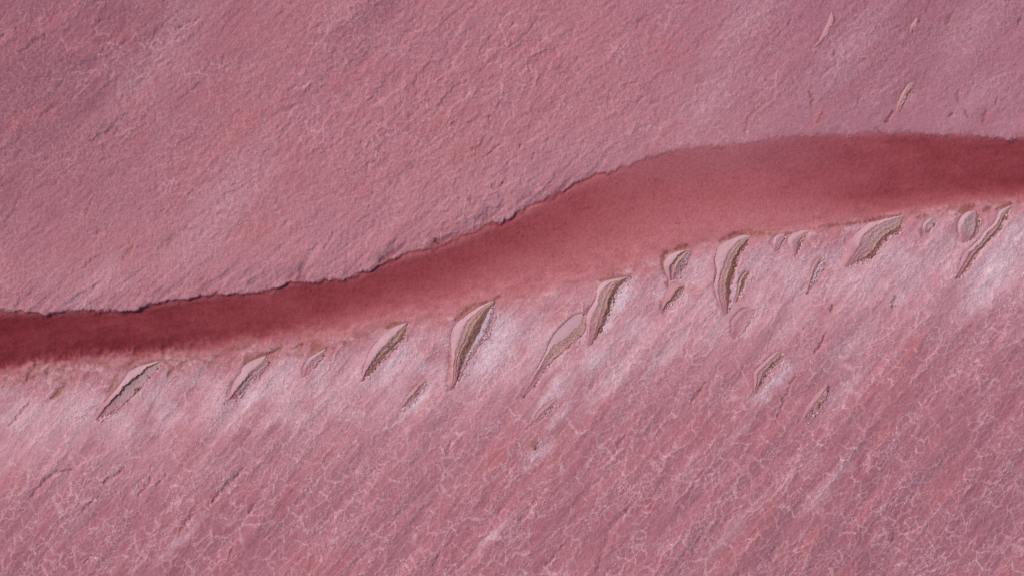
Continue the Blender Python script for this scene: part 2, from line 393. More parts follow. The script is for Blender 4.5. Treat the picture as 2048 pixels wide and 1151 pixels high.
# ---- lower crust: salt ridges round plates of three sizes
s, t = streak(UW, VW, 50)
d1, id1 = voronoi(s / 74, t / 27, 71)
d2, id2 = voronoi(s / 25, t / 13.5, 72)
db, idb = voronoi(s / 170, t / 30, 74)
d3, id3 = voronoi(s / 13.0, t / 8.6, 73)
s0, t0 = streak(U, V, 50)
long = fbm(s0 / 330, t0 / 75, 4, 81)
long2 = fbm(s0 / 120, t0 / 34, 3, 82)
patch = np.maximum(sstep(-.05, .40, fbm(s0 / 170, t0 / 90, 3, 83)), sstep(.2, .6, white))
smoothz = sstep(.05, .4, fbm(s0 / 200, t0 / 60, 3, 84))              # smooth plates without ridges
chain = sstep(-.15, .35, fbm(s0 / 150, t0 / 30, 3, 185) + .05)
r1 = bump1(d1, .042) * sstep(-.25, .3, perlin(s0 / 80, t0 / 40, 85)) * (.4 + .6 * chain)
rb = bump1(db, .040) * sstep(-.15, .35, perlin(s0 / 110, t0 / 50, 186))
r2 = bump1(d2, .062) * chain * sstep(-.45, .2, perlin(U / 45, V / 45, 86) + .3 * patch) * (1 - .75 * smoothz)
r3 = bump1(d3, .11) * patch * sstep(-.2, .4, perlin(U / 50, V / 50, 87)) * (1 - .8 * smoothz)
grain = .55 * perlin(U / 5.2, V / 5.2, 88) + .45 * perlin(U / 10, V / 9, 89)
lowz = (.040 * r1 + .036 * rb + .030 * r2 + .024 * r3
        + .020 * (id1 - .5) + .014 * (idb - .5) + .016 * (id2 - .5) * (1 - .8 * smoothz) + .012 * (id3 - .5) * patch * (1 - .8 * smoothz)
        + .02 * np.exp(-d1 / .22) + .02 * np.exp(-db / .3) + .24 * long + .075 * long2 + .024 * grain + .007 * perlin(U / 2.9, V / 2.9, 188))

# ---- upper crust: finer, granular, with low plate edges
su, tu = streak(UW, VW, 40)
e1, jd1 = voronoi(su / 74, tu / 30, 91)
e2, jd2 = voronoi(su / 26, tu / 15, 92)
su0, tu0 = streak(U, V, 40)
plates = np.clip(sstep(-.15, .4, fbm(su0 / 260, tu0 / 130, 3, 93)) * .8 + .6 * bump1(np.hypot((U - 880) / 1.5, V - 210), 330), 0, 1)
ulong = fbm(su0 / 190, tu0 / 44, 4, 94)
usm = fbm(su0 / 40, tu0 / 13, 3, 95)
q1 = (bump1(e1, .04) + .6 * bump1(e2, .05)) * plates * sstep(-.25, .35, perlin(U / 40, V / 40, 96))
dent = sstep(.24, .6, fbm(su / 48, tu / 17, 4, 98)) * sstep(-.05, .45, perlin(U / 130, V / 130, 99))
upz = (-.08 * dent + .05 * perlin(su / 21, tu / 9, 103) * (.4 + .6 * plates) - .07 * bump1(f['du'] - 22, 36) * f['sharp'] * sstep(.05, .45, perlin(su0 / 75, tu0 / 15, 144)) + .05 * q1 + .115 * (jd1 - .5) * (.25 + .75 * plates) + .035 * (jd2 - .5) * (.3 + .7 * plates)
       + .07 * ulong + .022 * usm + .034 * grain + .016 * perlin(U / 3.6, V / 3.6, 97))

onup = f['k']; onlo = f['kl'] * (1 - f['k'])
shore = sstep(-20, 60, f['dl'])
Z = f['zb'] + near * (upz * onup * (f['sharp'] + (1 - f['sharp']) * sstep(-20, 90, f['du']))
                      + lowz * onlo * (.5 + .5 * shore))

# ---- gouges, pits and scour marks in the crust: (points, half width px, depth m, silt)
GOUGES = [
 ([(1786,224),(1778,236),(1772,248)], 4, .16, .8), ([(1765,262),(1752,258)], 5, .10, .5), ([(1620,186),(1627,200),(1622,214)], 4, .15, .9),
 ([(1673,100),(1668,112)], 3, .12, .5), ([(1720,196),(1716,206)], 3, .12, .5), ([(1905,229),(1897,236)], 4, .15, .8),
 ([(1930,222),(1937,236)], 4, .14, .8), ([(1915,185),(1918,205)], 5, .10, .6), ([(1972,222),(1966,245)], 5, .12, .7), ([(1995,195),(1990,208)], 4, .10, .5),
 ([(1902,30),(1894,48)], 5, .10, .8), ([(1912,2),(1906,8)], 3, .10, .5), ([(2020,2),(2012,6)], 3, .12, .7), ([(2043,34),(2036,48)], 3, .14, .7),
 ([(1582,40),(1576,50)], 3, .14, .4), ([(1560,66),(1556,76)], 3, .12, .4), ([(1750,56),(1748,64)], 2.5, .1, .3),
 ([(1640,158),(1655,140),(1675,128)], 3, .08, .2), ([(1640,225),(1632,243)], 4, -.10, 0), ([(1545,205),(1515,225),(1498,250)], 4, -.06, .2),
 ([(1530,205),(1500,235),(1490,262)], 5, .08, .3),
 ([(95,68),(75,82),(58,95),(45,104)], 5, .12, .25), ([(90,70),(92,94)], 3, .09, .2), ([(140,60),(133,72)], 6, .10, .3), ([(215,85),(208,100)], 5, .10, .2),
 ([(225,80),(200,92)], 3, .08, .1), ([(38,59),(32,63)], 2, .14, .3), ([(8,72),(3,80)], 3, .12, .4), ([(110,214),(95,225),(82,235)], 5, .10, .3), ([(80,206),(58,218)], 2.5, .1, .2),
 ([(405,32),(395,42),(375,48),(358,58)], 3, .12, .3), ([(450,108),(447,130)], 3, .08, .2), ([(222,40),(200,44)], 2.5, .09, .2), ([(290,20),(270,32)], 3, .08, .2),
 ([(268,494),(258,505),(248,518)], 6, .10, .9), ([(350,468),(342,482),(336,495)], 9, .06, .7), ([(390,478),(398,485)], 6, .05, .6), ([(195,512),(170,535)], 3, .08, .5),
 ([(185,402),(174,430)], 4, .08, .3), ([(330,420),(310,445)], 4, .06, .3),
 ([(1001,372),(1008,366)], 2.5, .2, .6), ([(976,310),(983,304),(1000,288)], 2, .14, .4), ([(1093,287),(1100,275)], 3, .16, .6), ([(1042,290),(1040,300)], 2, .14, .4),
 ([(1083,222),(1078,226)], 2, .14, .4), ([(978,232),(977,240)], 2, .16, .4), ([(942,394),(940,404)], 4, .1, 1), ([(955,285),(945,300)], 2.5, .1, .3), ([(1070,308),(1064,320)], 3, .1, .5),
 ([(1286,230),(1280,250)], 4, .06, .4), ([(1288,195),(1275,206)], 3, .1, .3), ([(1010,335),(1022,322),(1036,312)], 2.5, .1, .3),
 ([(637,490),(620,510),(606,530),(600,552)], 7, .12, 0), ([(668,466),(655,490),(648,500)], 3, .10, .1), ([(870,480),(876,486)], 5, .18, 0), ([(760,522),(768,516)], 6, .16, 0),
 ([(645,412),(625,445)], 5, .05, .2), ([(575,440),(570,450)], 4, .07, .2),
 ([(145,938),(110,945),(92,960),(75,978),(62,995)], 4, .12, .3), ([(250,932),(240,945),(215,962),(205,975)], 4, .12, .1), ([(305,945),(300,965),(280,988)], 3, .12, .1),
 ([(335,948),(315,970)], 3, .12, .2), ([(200,992),(172,1014),(162,1025)], 3, .12, .1), ([(488,935),(470,955),(440,985),(420,1010)], 5, .12, .1), ([(388,1028),(370,1050),(362,1062)], 4, .12, .1),
 ([(510,1005),(502,1022)], 4, .14, 0), ([(470,1090),(458,1115)], 3, .12, .1), ([(185,1108),(170,1125)], 4, .12, 0),
 ([(1090,975),(1065,1010),(1040,1040)], 7, .10, 0), ([(1255,1020),(1225,1050),(1210,1090),(1195,1135)], 8, .10, 0), ([(1125,1090),(1105,1115),(1088,1135)], 4, .12, 0),
 ([(1250,870),(1230,905)], 7, .09, 0), ([(905,880),(895,905)], 5, .10, 0), ([(878,1110),(868,1140)], 6, .10, 0), ([(1005,1015),(985,1050)], 4, .08, 0),
 ([(1412,765),(1395,785),(1385,800)], 5, .12, .1), ([(1650,668),(1645,685),(1630,703)], 3.5, .14, .3), ([(1592,750),(1580,770),(1574,785),(1555,830)], 3.5, .12, .2), ([(1440,710),(1455,695)], 4, .06, 0),
 ([(1665,612),(1660,625)], 3, .12, .4), ([(1790,592),(1783,612)], 4, .1, .8), ([(1730,905),(1722,935)], 12, .10, 0), ([(1790,1055),(1785,1078)], 8, .10, .1), ([(1985,880),(1990,920)], 7, .08, 0),
 ([(1550,1095),(1542,1120)], 6, .08, 0), ([(1400,1075),(1385,1100)], 6, .08, 0),
 ([(72,728),(60,745),(55,760)], 4, .10, 1), ([(100,735),(92,748)], 4, .1, .9), ([(130,768),(118,785),(105,795)], 6, .10, 1), ([(80,748),(60,757)], 4, .08, .9), ([(180,745),(170,760)], 4, .06, .7),
 ([(60,805),(40,830),(20,850)], 3, .10, .4), ([(350,733),(335,752)], 3.5, .08, .8), ([(275,717),(262,728)], 6, .06, .8), ([(548,703),(525,712),(500,722),(486,732)], 6, .08, 1), ([(560,696),(545,704)], 5, .06, 1),
 ([(605,688),(590,697)], 5, .08, 1), ([(645,688),(628,700),(618,710)], 6, .08, 1), ([(812,644),(790,648),(768,658)], 4, .06, 1), ([(975,604),(945,612),(925,628),(912,640)], 6, .08, 1), ([(1000,592),(985,602)], 4, .06, .8),
 ([(1258,552),(1225,555),(1200,560)], 5, .05, 1), ([(1180,614),(1170,625)], 5, .06, .9), ([(1168,640),(1172,655)], 4, .06, .9), ([(1336,500),(1328,512),(1326,530),(1337,556),(1334,572)], 5, .08, 1), ([(1350,498),(1375,492)], 5, .06, 1),
 ([(1440,482),(1470,468),(1500,466),(1545,470)], 5, .05, .9), ([(1570,470),(1580,466)], 4, .06, .9), ([(1620,457),(1680,450),(1735,443)], 3, .05, .7), ([(1740,442),(1800,430)], 4, .06, 1),
 ([(1855,432),(1835,437)], 4, .05, .9), ([(1948,413),(1930,420),(1915,428)], 7, .07, 1.2), ([(1980,415),(1968,420)], 6, .07, 1.2), ([(2022,409),(2005,414),(1995,418)], 5, .07, 1.2),
 ([(1845,455),(1842,470)], 4, .05, .9), ([(1322,600),(1322,620)], 4, .06, .8), ([(900,700),(898,740),(893,780)], 4, .05, .6), ([(240,742),(232,760),(215,785)], 5, .05, .7), ([(466,760),(455,785)], 4, .05, .7),
]
silt = np.zeros_like(Z); carve = np.zeros_like(Z)
jag = 2.6 * perlin(U / 6, V / 6, 101) + 2.0 * perlin(U / 14, V / 14, 102)

for pts, hw, dep, si in GOUGES:
    if pts[0][1] < 600 and pts[0][1] < np.interp(pts[0][0], UP[:, 0], UP[:, 1]):
        si *= .55; dep *= .75
    p = np.array(pts, float)
    a = (p.min(0) - 4 * hw - 8); b = (p.max(0) + 4 * hw + 8)
    w = window(a[0], a[1], b[0], b[1])
    x, y = U[w], V[w]
    best = np.full(x.shape, 1e9); par = np.zeros(x.shape); tot = np.hypot(*np.diff(p, axis=0).T); acc = 0
    for (p0, p1), l in zip(zip(p[:-1], p[1:]), tot):
        dx, dy = p1 - p0
        k = np.clip(((x - p0[0]) * dx + (y - p0[1]) * dy) / (l * l), 0, 1)
        dd = np.hypot(x - p0[0] - k * dx, y - p0[1] - k * dy)
        par = np.where(dd < best, (acc + k * l) / tot.sum(), par); best = np.minimum(best, dd); acc += l
    width = hw * (.45 + .55 * np.sin(np.pi * np.clip(par, .04, .96)))
    q = np.clip(best + 1.3 * jag[w], 0, None) / width
    g = np.exp(-q ** 2 * 1.2)
    carve[w] += dep * g
    silt[w] = np.maximum(silt[w], min(si, 1.2) * np.exp(-(q / 1.35) ** 2))
Z -= carve

# ---- beds cut for the mounds, so that they sit in the crust
def inside_distance(poly, x, y):
    ins = np.zeros(x.shape, bool); dist = np.full(x.shape, 1e9)
    n = len(poly)
    for i in range(n):
        x0, y0 = poly[i]; x1, y1 = poly[(i + 1) % n]
        if y0 != y1:
            c = ((y0 > y) != (y1 > y)) & (x < (x1 - x0) * (y - y0) / (y1 - y0) + x0)
            ins ^= c
        l2 = (x1 - x0) ** 2 + (y1 - y0) ** 2
        if l2 > 0:
            k = np.clip(((x - x0) * (x1 - x0) + (y - y0) * (y1 - y0)) / l2, 0, 1)
            dist = np.minimum(dist, np.hypot(x - x0 - k * (x1 - x0), y - y0 - k * (y1 - y0)))
    return np.where(ins, dist, -dist)

for m in MOUNDS:
    poly = np.vstack([m['lines'][0][::3], m['lines'][-1][::-1][::3]])
    a, b = poly.min(0) - 14, poly.max(0) + 14
    w = window(a[0], a[1], b[0], b[1])
    sd = inside_distance(poly, U[w], V[w])
    sd0 = sd
    rl = m['lines'][-1][::3]
    dr = np.min(np.hypot(U[w][..., None] - rl[:, 0], V[w][..., None] - rl[:, 1]), -1)
    sd = sd - (1.4 - 1.3 * jag[w]) * sstep(10, 3, dr)
    bt = poly[0]
    sd = sd - (3.0 - 1.5 * jag[w]) * sstep(.45 * m['len'], 0, np.hypot(U[w] - bt[0], V[w] - bt[1]))
    sd = np.minimum(sd, sd0)
    flat = sstep(-4, 1.5, sd)
    Z[w] = Z[w] * (1 - .8 * flat) + .8 * flat * (f['zb'][w] - .01)
    Z[w] -= .45 * sstep(.6, 3.2, sd)
    silt[w] = np.maximum(silt[w], .35 * sstep(-7, 0, sd + jag[w]) * (.5 + .5 * sstep(1e-3, .4, perlin(U[w] / 20, V[w] / 20, 111))))

# ---- what the crust is made of, with corner vignetting painted in
wband = bump1(f['dl'] - 95, 75) * onlo * .48 * sstep(-.4, .35, fbm(U / 70, V / 50, 3, 122))
white = np.maximum(white, wband)
ridge = np.clip((.9 * r1 + .8 * rb + .9 * r2 + .8 * r3) * onlo * shore + .6 * q1 * onup, 0, 1)
stain = np.clip(sstep(.12, .6, fbm(s0 / 130, t0 / 55, 4, 131) + .03) * onlo * sstep(30, 160, f['dl'])
                + bump1(f['dl'] + 2, 42) * .9 * (1 - f['k'])
                + .7 * sstep(.1, .55, fbm(su0 / 150, tu0 / 60, 4, 132)) * onup, 0, 1) * (1 - .7 * np.clip(white, 0, 1))
rose = fbm(s0 / 230, t0 / 24, 4, 143)
grey = np.clip(sstep(.05, .55, -long + .25 * long2) * onlo * .55 * shore + .35 * sstep(.1, .6, -ulong) * onup
               + .6 * bump1(f['du'] - 22, 36) * f['sharp'] * sstep(.05, .45, perlin(su0 / 75, tu0 / 15, 144)) * onup + .5 * bump1(f['du'] - 6, 12) * f['sharp'] * sstep(-.1, .5, perlin(U / 26, V / 26, 133)) * onup, 0, 1) * (1 - .6 * np.clip(white, 0, 1))
lilac = np.clip(sstep(1250, 2000, U + .35 * (575 - V)) * .8 * (1 - .75 * sstep(560, 760, V)) + .25 * sstep(0, .5, fbm(U / 300, V / 260, 2, 134)) , 0, 1)
damp_vignette = np.zeros_like(Z)  # broad patches towards the corners paint vignette darkening into the crust colour
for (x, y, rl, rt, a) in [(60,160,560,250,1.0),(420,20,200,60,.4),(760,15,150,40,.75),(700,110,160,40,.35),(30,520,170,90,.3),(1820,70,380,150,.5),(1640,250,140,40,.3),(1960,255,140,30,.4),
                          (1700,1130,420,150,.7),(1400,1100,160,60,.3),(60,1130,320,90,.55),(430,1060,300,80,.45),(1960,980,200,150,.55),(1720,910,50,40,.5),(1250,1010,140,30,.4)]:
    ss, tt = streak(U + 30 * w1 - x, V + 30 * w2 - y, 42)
    damp_vignette = np.maximum(damp_vignette, a * np.exp(-(ss / rl) ** 2 - (tt / rt) ** 2))
damp_vignette = np.maximum(damp_vignette, .8 * bump1(f['dl'] - 2, 30) * sstep(900, 300, U) * (1 - f['k']))
damp_vignette = np.maximum(damp_vignette, .45 * dent * onup)
damp_vignette = np.maximum(damp_vignette, .55 * sstep(.08, .5, rose) * onlo * sstep(60, 200, f['dl']))
damp_vignette = np.clip(damp_vignette * (1 + .4 * fbm(s0 / 90, t0 / 40, 3, 141)), 0, 1)
wetred = sstep(30, -30, f['dl']) * (1 - f['k'])
rust = bump1(f['dl'] - 8, 26) * sstep(.0, .5, perlin(U / 22, V / 13, 158) + .6 * perlin(U / 7, V / 6, 159)) * (1 - f['k']) * sstep(1150, 500, U)
wetred = wetred * (1 - .8 * sstep(900, 250, U) * sstep(-60, -10, f['dl']))
tide = bump1(f['dl'] + 2, 6) * sstep(-.1, .5, perlin(U / 40, V / 26, 151) + .5 * perlin(U / 9, V / 7, 152)) * (1 - f['k']) * (.65 + .35 * sstep(1000, 1350, U))
pale = np.clip(bump1(f['dl'] - 120, 135) * (.65 + .5 * fbm(s0 / 120, t0 / 45, 3, 157)), 0, 1) * onlo * 1.0 + .25 * bump1(f['du'] - 50, 90) * onup
fringe = bump1(f['dl'] - 12, 8) * sstep(0, .5, perlin(U / 33, V / 22, 153) + .4 * perlin(U / 8, V / 8, 154)) * (1 - f['k']) * .5
silt = np.maximum(silt, np.maximum(.8 * tide, .9 * rust)); white = np.maximum(white, fringe)
wetred = wetred * (1 - .6 * sstep(1180, 1330, U) * sstep(1800, 1550, U) * sstep(.5, .15, f['t']))
comb = np.clip(onlo * shore * np.maximum(np.clip(.25 + patch + .35 * chain, 0, 1) * sstep(-.5, .1, perlin(U / 55, V / 55, 155)), sstep(.15, .5, white)) * (1 - .6 * smoothz) + .55 * onup * sstep(-.3, .4, fbm(U / 130, V / 110, 3, 156) + .15) * np.clip(f['sharp'] + sstep(20, 120, f['du']), 0, 1), 0, 1)
specks = np.clip(sstep(.25, .75, perlin(U / 8, V / 6, 135) * .6 + .65 * fbm(U / 60, V / 40, 3, 136)) + .5 * sstep(.15, .6, fbm(U / 34, V / 13, 4, 137)), 0, 1) * sstep(30, -30, f['dl']) * (1 - f['k'])

# ------------------------------------------------------------------ materials
def mat(name):
    m = bpy.data.materials.new(name); m.use_nodes = True
    nt = m.node_tree
    return m, nt, nt.nodes["Principled BSDF"]

def N(nt, kind, **kw):
    n = nt.nodes.new(kind)
    for k, v in kw.items():
        setattr(n, k, v)
    return n

def mixc(nt, fac, a, b, blend='MIX'):
    n = N(nt, "ShaderNodeMix", data_type='RGBA', blend_type=blend)
    n.clamp_factor = True
    for sock, val in ((n.inputs[0], fac), (n.inputs[6], a), (n.inputs[7], b)):
        if hasattr(val, 'is_output'):
            nt.links.new(val, sock)
        elif isinstance(val, (int, float)):
            sock.default_value = val
        else:
            sock.default_value = (*val, 1)
    return n.outputs[2]

def mth(nt, op, a, b=0.0):
    n = N(nt, "ShaderNodeMath", operation=op)
    for sock, val in ((n.inputs[0], a), (n.inputs[1], b)):
        if hasattr(val, 'is_output'):
            nt.links.new(val, sock)
        else:
            sock.default_value = val
    return n.outputs[0]

def attr(nt, name):
    n = N(nt, "ShaderNodeAttribute"); n.attribute_name = name
    return n.outputs['Fac']

def noise(nt, scale, detail=3, rough=.6):
    tc = N(nt, "ShaderNodeTexCoord")
    n = N(nt, "ShaderNodeTexNoise"); n.inputs['Scale'].default_value = scale
    n.inputs['Detail'].default_value = detail; n.inputs['Roughness'].default_value = rough
    nt.links.new(tc.outputs['Object'], n.inputs['Vector'])
    return n.outputs['Fac']

def relief(nt, bsdf, pairs):
    """pairs of (height socket, metres)"""
    prev = None
    for h, d in pairs:
        b = N(nt, "ShaderNodeBump"); b.inputs['Distance'].default_value = d; b.inputs['Strength'].default_value = 1.0
        nt.links.new(h, b.inputs['Height'])
        if prev is not None:
            nt.links.new(prev, b.inputs['Normal'])
        prev = b.outputs['Normal']
    nt.links.new(prev, bsdf.inputs['Normal'])

PINK = (.43, .155, .195)
def crust_material():
    m, nt, b = mat("pink_salt_crust")
    n1 = noise(nt, .35, 4); n2 = noise(nt, 3.2, 4, .65); n3 = noise(nt, 11, 3, .7)
    c = mixc(nt, n1, (.405, .131, .160), (.475, .186, .206))
    c = mixc(nt, attr(nt, 'lilac'), c, (.405, .155, .21))
    c = mixc(nt, mth(nt, 'MULTIPLY', attr(nt, 'low'), .45), c, (.395, .130, .155))
    c = mixc(nt, mth(nt, 'MULTIPLY', attr(nt, 'pale'), .8), c, (.60, .288, .315))
    c = mixc(nt, attr(nt, 'damp_vignette'), c, (.31, .105, .135))
    c = mixc(nt, mth(nt, 'MULTIPLY', attr(nt, 'stain'), .55), c, (.46, .125, .135))
    c = mixc(nt, mth(nt, 'MULTIPLY', attr(nt, 'bed'), .85), c, (.57, .187, .20))
    c = mixc(nt, mth(nt, 'MULTIPLY', attr(nt, 'grey'), .55), c, (.31, .125, .165))
    c = mixc(nt, mth(nt, 'MULTIPLY', attr(nt, 'ridge'), .6), c, (.66, .36, .40))
    tc = N(nt, "ShaderNodeTexCoord"); wn_ = N(nt, "ShaderNodeTexNoise"); wn_.inputs['Scale'].default_value = 1.6; wn_.inputs['Detail'].default_value = 4; wn_.inputs['Roughness'].default_value = .65
    nt.links.new(tc.outputs['Object'], wn_.inputs['Vector'])
    wv_ = N(nt, "ShaderNodeVectorMath", operation='MULTIPLY_ADD'); wv_.inputs[1].default_value = (.9, .9, 0)
    nt.links.new(wn_.outputs['Color'], wv_.inputs[0]); nt.links.new(tc.outputs['Object'], wv_.inputs[2])
    wn2 = N(nt, "ShaderNodeTexNoise"); wn2.inputs['Scale'].default_value = 4.5; wn2.inputs['Detail'].default_value = 2
    nt.links.new(tc.outputs['Object'], wn2.inputs['Vector'])
    wv2 = N(nt, "ShaderNodeVectorMath", operation='MULTIPLY_ADD'); wv2.inputs[1].default_value = (.34, .34, 0)
    nt.links.new(wn2.outputs['Color'], wv2.inputs[0]); nt.links.new(wv_.outputs[0], wv2.inputs[2]); wv_ = wv2
    def lace(rot, sx, sy, width, off):
        mp = N(nt, "ShaderNodeMapping", vector_type='TEXTURE'); mp.inputs['Rotation'].default_value = (0, 0, math.radians(rot)); mp.inputs['Scale'].default_value = (1 / sx, 1 / sy, 1)
        mp.inputs['Location'].default_value = (off, off * .7, 0)
        nt.links.new(wv_.outputs[0], mp.inputs['Vector'])
        vo = N(nt, "ShaderNodeTexVoronoi", feature='DISTANCE_TO_EDGE', voronoi_dimensions='2D'); vo.inputs['Scale'].default_value = 1.0
        nt.links.new(mp.outputs[0], vo.inputs['Vector'])
        mr = N(nt, "ShaderNodeMapRange"); mr.inputs['From Min'].default_value = 0.0; mr.inputs['From Max'].default_value = width
        mr.inputs['To Min'].default_value = 1.0; mr.inputs['To Max'].default_value = 0.0
        nt.links.new(vo.outputs['Distance'], mr.inputs['Value'])
        return mr.outputs[0]
    fine = lace(48, 1.25, 2.3, .13, 0)
    wide = lace(49, .55, 1.25, .09, 31)
    far_ = lace(52, .24, .70, .05, 77)
    vein = mth(nt, 'MULTIPLY', fine, attr(nt, 'comb'))
    vein2 = mth(nt, 'MULTIPLY', wide, attr(nt, 'lace'))
    vein3 = mth(nt, 'MULTIPLY', far_, attr(nt, 'lace2'))
    veins = mth(nt, 'MAXIMUM', mth(nt, 'MULTIPLY', vein, .62), mth(nt, 'MAXIMUM', vein2, vein3))
    c = mixc(nt, mth(nt, 'MULTIPLY', veins, .88), c, (.70, .37, .41))
    wf = mth(nt, 'MULTIPLY_ADD', fine, .42); nt.nodes[-1].inputs[2].default_value = .76
    c = mixc(nt, mth(nt, 'MULTIPLY', attr(nt, 'white'), wf), c, (.72, .48, .525))
    c = mixc(nt, mth(nt, 'MULTIPLY', attr(nt, 'silt'), mth(nt, 'MULTIPLY', n2, 1.7)), c, (.29, .095, .065))
    c = mixc(nt, mth(nt, 'MULTIPLY', attr(nt, 'speck'), .38), c, (.20, .05, .06))
    g = mth(nt, 'MULTIPLY_ADD', n3, .9); nt.nodes[-1].inputs[2].default_value = .55
    c = mixc(nt, 1.0, c, g, 'MULTIPLY')
    g2 = mth(nt, 'MULTIPLY_ADD', n2, .5); nt.nodes[-1].inputs[2].default_value = .75
    c = mixc(nt, 1.0, c, g2, 'MULTIPLY')
    nt.links.new(c, b.inputs['Base Color'])
    b.inputs['Roughness'].default_value = .85
    b.inputs['Specular IOR Level'].default_value = .25
    relief(nt, b, [(n2, .06), (n3, .03), (mth(nt, 'ADD', vein, mth(nt, 'ADD', vein2, vein3)), .03)])
    return m

def band_material(name, c1, c2, sc, bump, rough=.85):
    m, nt, b = mat(name)
    n1 = noise(nt, .9, 3); n2 = noise(nt, sc, 4, .65); n3 = noise(nt, 10, 3, .7)
    c = mixc(nt, n2, c1, c2)
    c = mixc(nt, attr(nt, 'crusty'), c, (.42, .165, .193))
    g = mth(nt, 'MULTIPLY_ADD', n3, .7); nt.nodes[-1].inputs[2].default_value = .65
    c = mixc(nt, 1.0, c, g, 'MULTIPLY')
    nt.links.new(c, b.inputs['Base Color'])
    b.inputs['Roughness'].default_value = rough
    b.inputs['Specular IOR Level'].default_value = .25
    relief(nt, b, [(n2, bump), (n3, bump * .5)])
    return m

CRUST = crust_material()
MATS = {
 F: band_material("smooth_pale_salt", (.46, .235, .265), (.53, .31, .34), 1.5, .012),
 F + "*dull": band_material("dull_pink_salt", (.45, .200, .225), (.52, .245, .27), 1.8, .02),
 Mu: band_material("brown_mud", (.42, .195, .172), (.54, .295, .275), 4.0, .06),
 Mu + "*pink": band_material("pinkish_mud", (.40, .185, .18), (.51, .28, .28), 3.0, .04),
 Mu + "*grey": band_material("grey_salty_mud", (.37, .20, .205), (.50, .30, .32), 3.5, .05),
 E: band_material("dark_brown_mud", (.23, .088, .06), (.40, .19, .15), 5.0, .08),
 E + "*faint": band_material("faint_brown_mud", (.30, .125, .11), (.42, .195, .18), 5.0, .05),
 Mu + "*dusty": band_material("dusty_pink_salt", (.43, .190, .215), (.52, .25, .275), 3.5, .04),
 R + "*bright": band_material("loose_salt", (.56, .28, .31), (.68, .40, .44), 5.0, .02),
 R: band_material("crumbly_pink_salt", (.46, .22, .25), (.60, .36, .40), 5.0, .08),
 R + "*white": band_material("crumbly_white_salt", (.50, .32, .37), (.64, .47, .52), 5.0, .08),
}

def water_material():
    m = bpy.data.materials.new("red_brine"); m.use_nodes = True
    nt = m.node_tree; nt.nodes.clear()
    out = N(nt, "ShaderNodeOutputMaterial")
    tr = N(nt, "ShaderNodeBsdfTransparent")
    gl = N(nt, "ShaderNodeBsdfGlossy"); gl.inputs['Roughness'].default_value = .12
    lw = N(nt, "ShaderNodeLayerWeight"); lw.inputs['Blend'].default_value = .5
    fr = N(nt, "ShaderNodeMath", operation='MULTIPLY_ADD')           # Schlick: 0.024 + 0.976 * facing ^ 5
    nt.links.new(mth(nt, 'POWER', lw.outputs['Facing'], 5.0), fr.inputs[0])
    fr.inputs[1].default_value = .976; fr.inputs[2].default_value = .024
    mx = N(nt, "ShaderNodeMixShader")
    h = noise(nt, 2.5, 3); bp = N(nt, "ShaderNodeBump"); bp.inputs['Distance'].default_value = .01
    nt.links.new(h, bp.inputs['Height'])
    nt.links.new(bp.outputs[0], gl.inputs['Normal'])
    nt.links.new(fr.outputs[0], mx.inputs[0]); nt.links.new(tr.outputs[0], mx.inputs[1]); nt.links.new(gl.outputs[0], mx.inputs[2])
    nt.links.new(mx.outputs[0], out.inputs['Surface'])
    va = N(nt, "ShaderNodeVolumeAbsorption")
    va.inputs['Color'].default_value = (.61, .20, .255, 1); va.inputs['Density'].default_value = 2.5
    nt.links.new(va.outputs[0], out.inputs['Volume'])
    return m

# ------------------------------------------------------------------ mesh helpers
def grid_mesh(name, P, faces, material, attrs=None, parent=None, smooth=True):
    me = bpy.data.meshes.new(name)
    me.vertices.add(len(P)); me.vertices.foreach_set('co', np.ascontiguousarray(P, np.float32).ravel())
    nf = len(faces)
    me.loops.add(nf * 4); me.polygons.add(nf)
    me.loops.foreach_set('vertex_index', np.ascontiguousarray(faces, np.int32).ravel())
    me.polygons.foreach_set('loop_start', np.arange(0, nf * 4, 4, dtype=np.int32))
    me.polygons.foreach_set('loop_total', np.full(nf, 4, np.int32))
    me.polygons.foreach_set('use_smooth', np.full(nf, smooth, bool))
    for k, val in (attrs or {}).items():
        at = me.attributes.new(k, 'FLOAT', 'POINT')
        at.data.foreach_set('value', np.ascontiguousarray(val, np.float32).ravel())
    me.update(calc_edges=True); me.validate()
    me.materials.append(material)
    o = bpy.data.objects.new(name, me); COL.objects.link(o)
    if parent is not None:
        o.parent = parent
    return o

def quads(ny, nx):
    i = np.arange(ny * nx).reshape(ny, nx)
    return np.stack([i[:-1, :-1], i[1:, :-1], i[1:, 1:], i[:-1, 1:]], -1).reshape(-1, 4)

# ------------------------------------------------------------------ ground and water
P = np.stack([(U - CX) * PX, (CY - V) * PX, Z], -1).reshape(-1, 3)
lace = onlo * shore * np.clip(.4 + .8 * chain, 0, 1) * sstep(-.75, -.05, perlin(U / 38, V / 38, 161)) * (1 - .55 * smoothz) + .55 * onup * (.3 + .7 * plates) * sstep(-.2, .4, perlin(U / 60, V / 60, 162))
lace2 = onlo * shore * (.75 - .3 * sstep(1200, 1700, U)) * sstep(-.25, .35, perlin(s0 / 120, t0 / 45, 163)) + .45 * onup * plates * sstep(0, .4, perlin(su0 / 90, tu0 / 50, 164))
ALL = dict(lace=lace, lace2=lace2, pale=pale, low=onlo * sstep(120, 420, f['dl']), comb=comb, damp_vignette=damp_vignette, bed=wetred, lilac=lilac, stain=stain, grey=grey, ridge=ridge, white=white, silt=np.clip(silt, 0, 1) * .9, speck=specks)
fc = quads(*Z.shape)
centre = np.interp(us, UP[:, 0], UP[:, 1]) * .5 + np.interp(us, LO[:, 0], LO[:, 1]) * .5
upside = (V < centre[None, :]).reshape(-1)[fc[:, 0]]
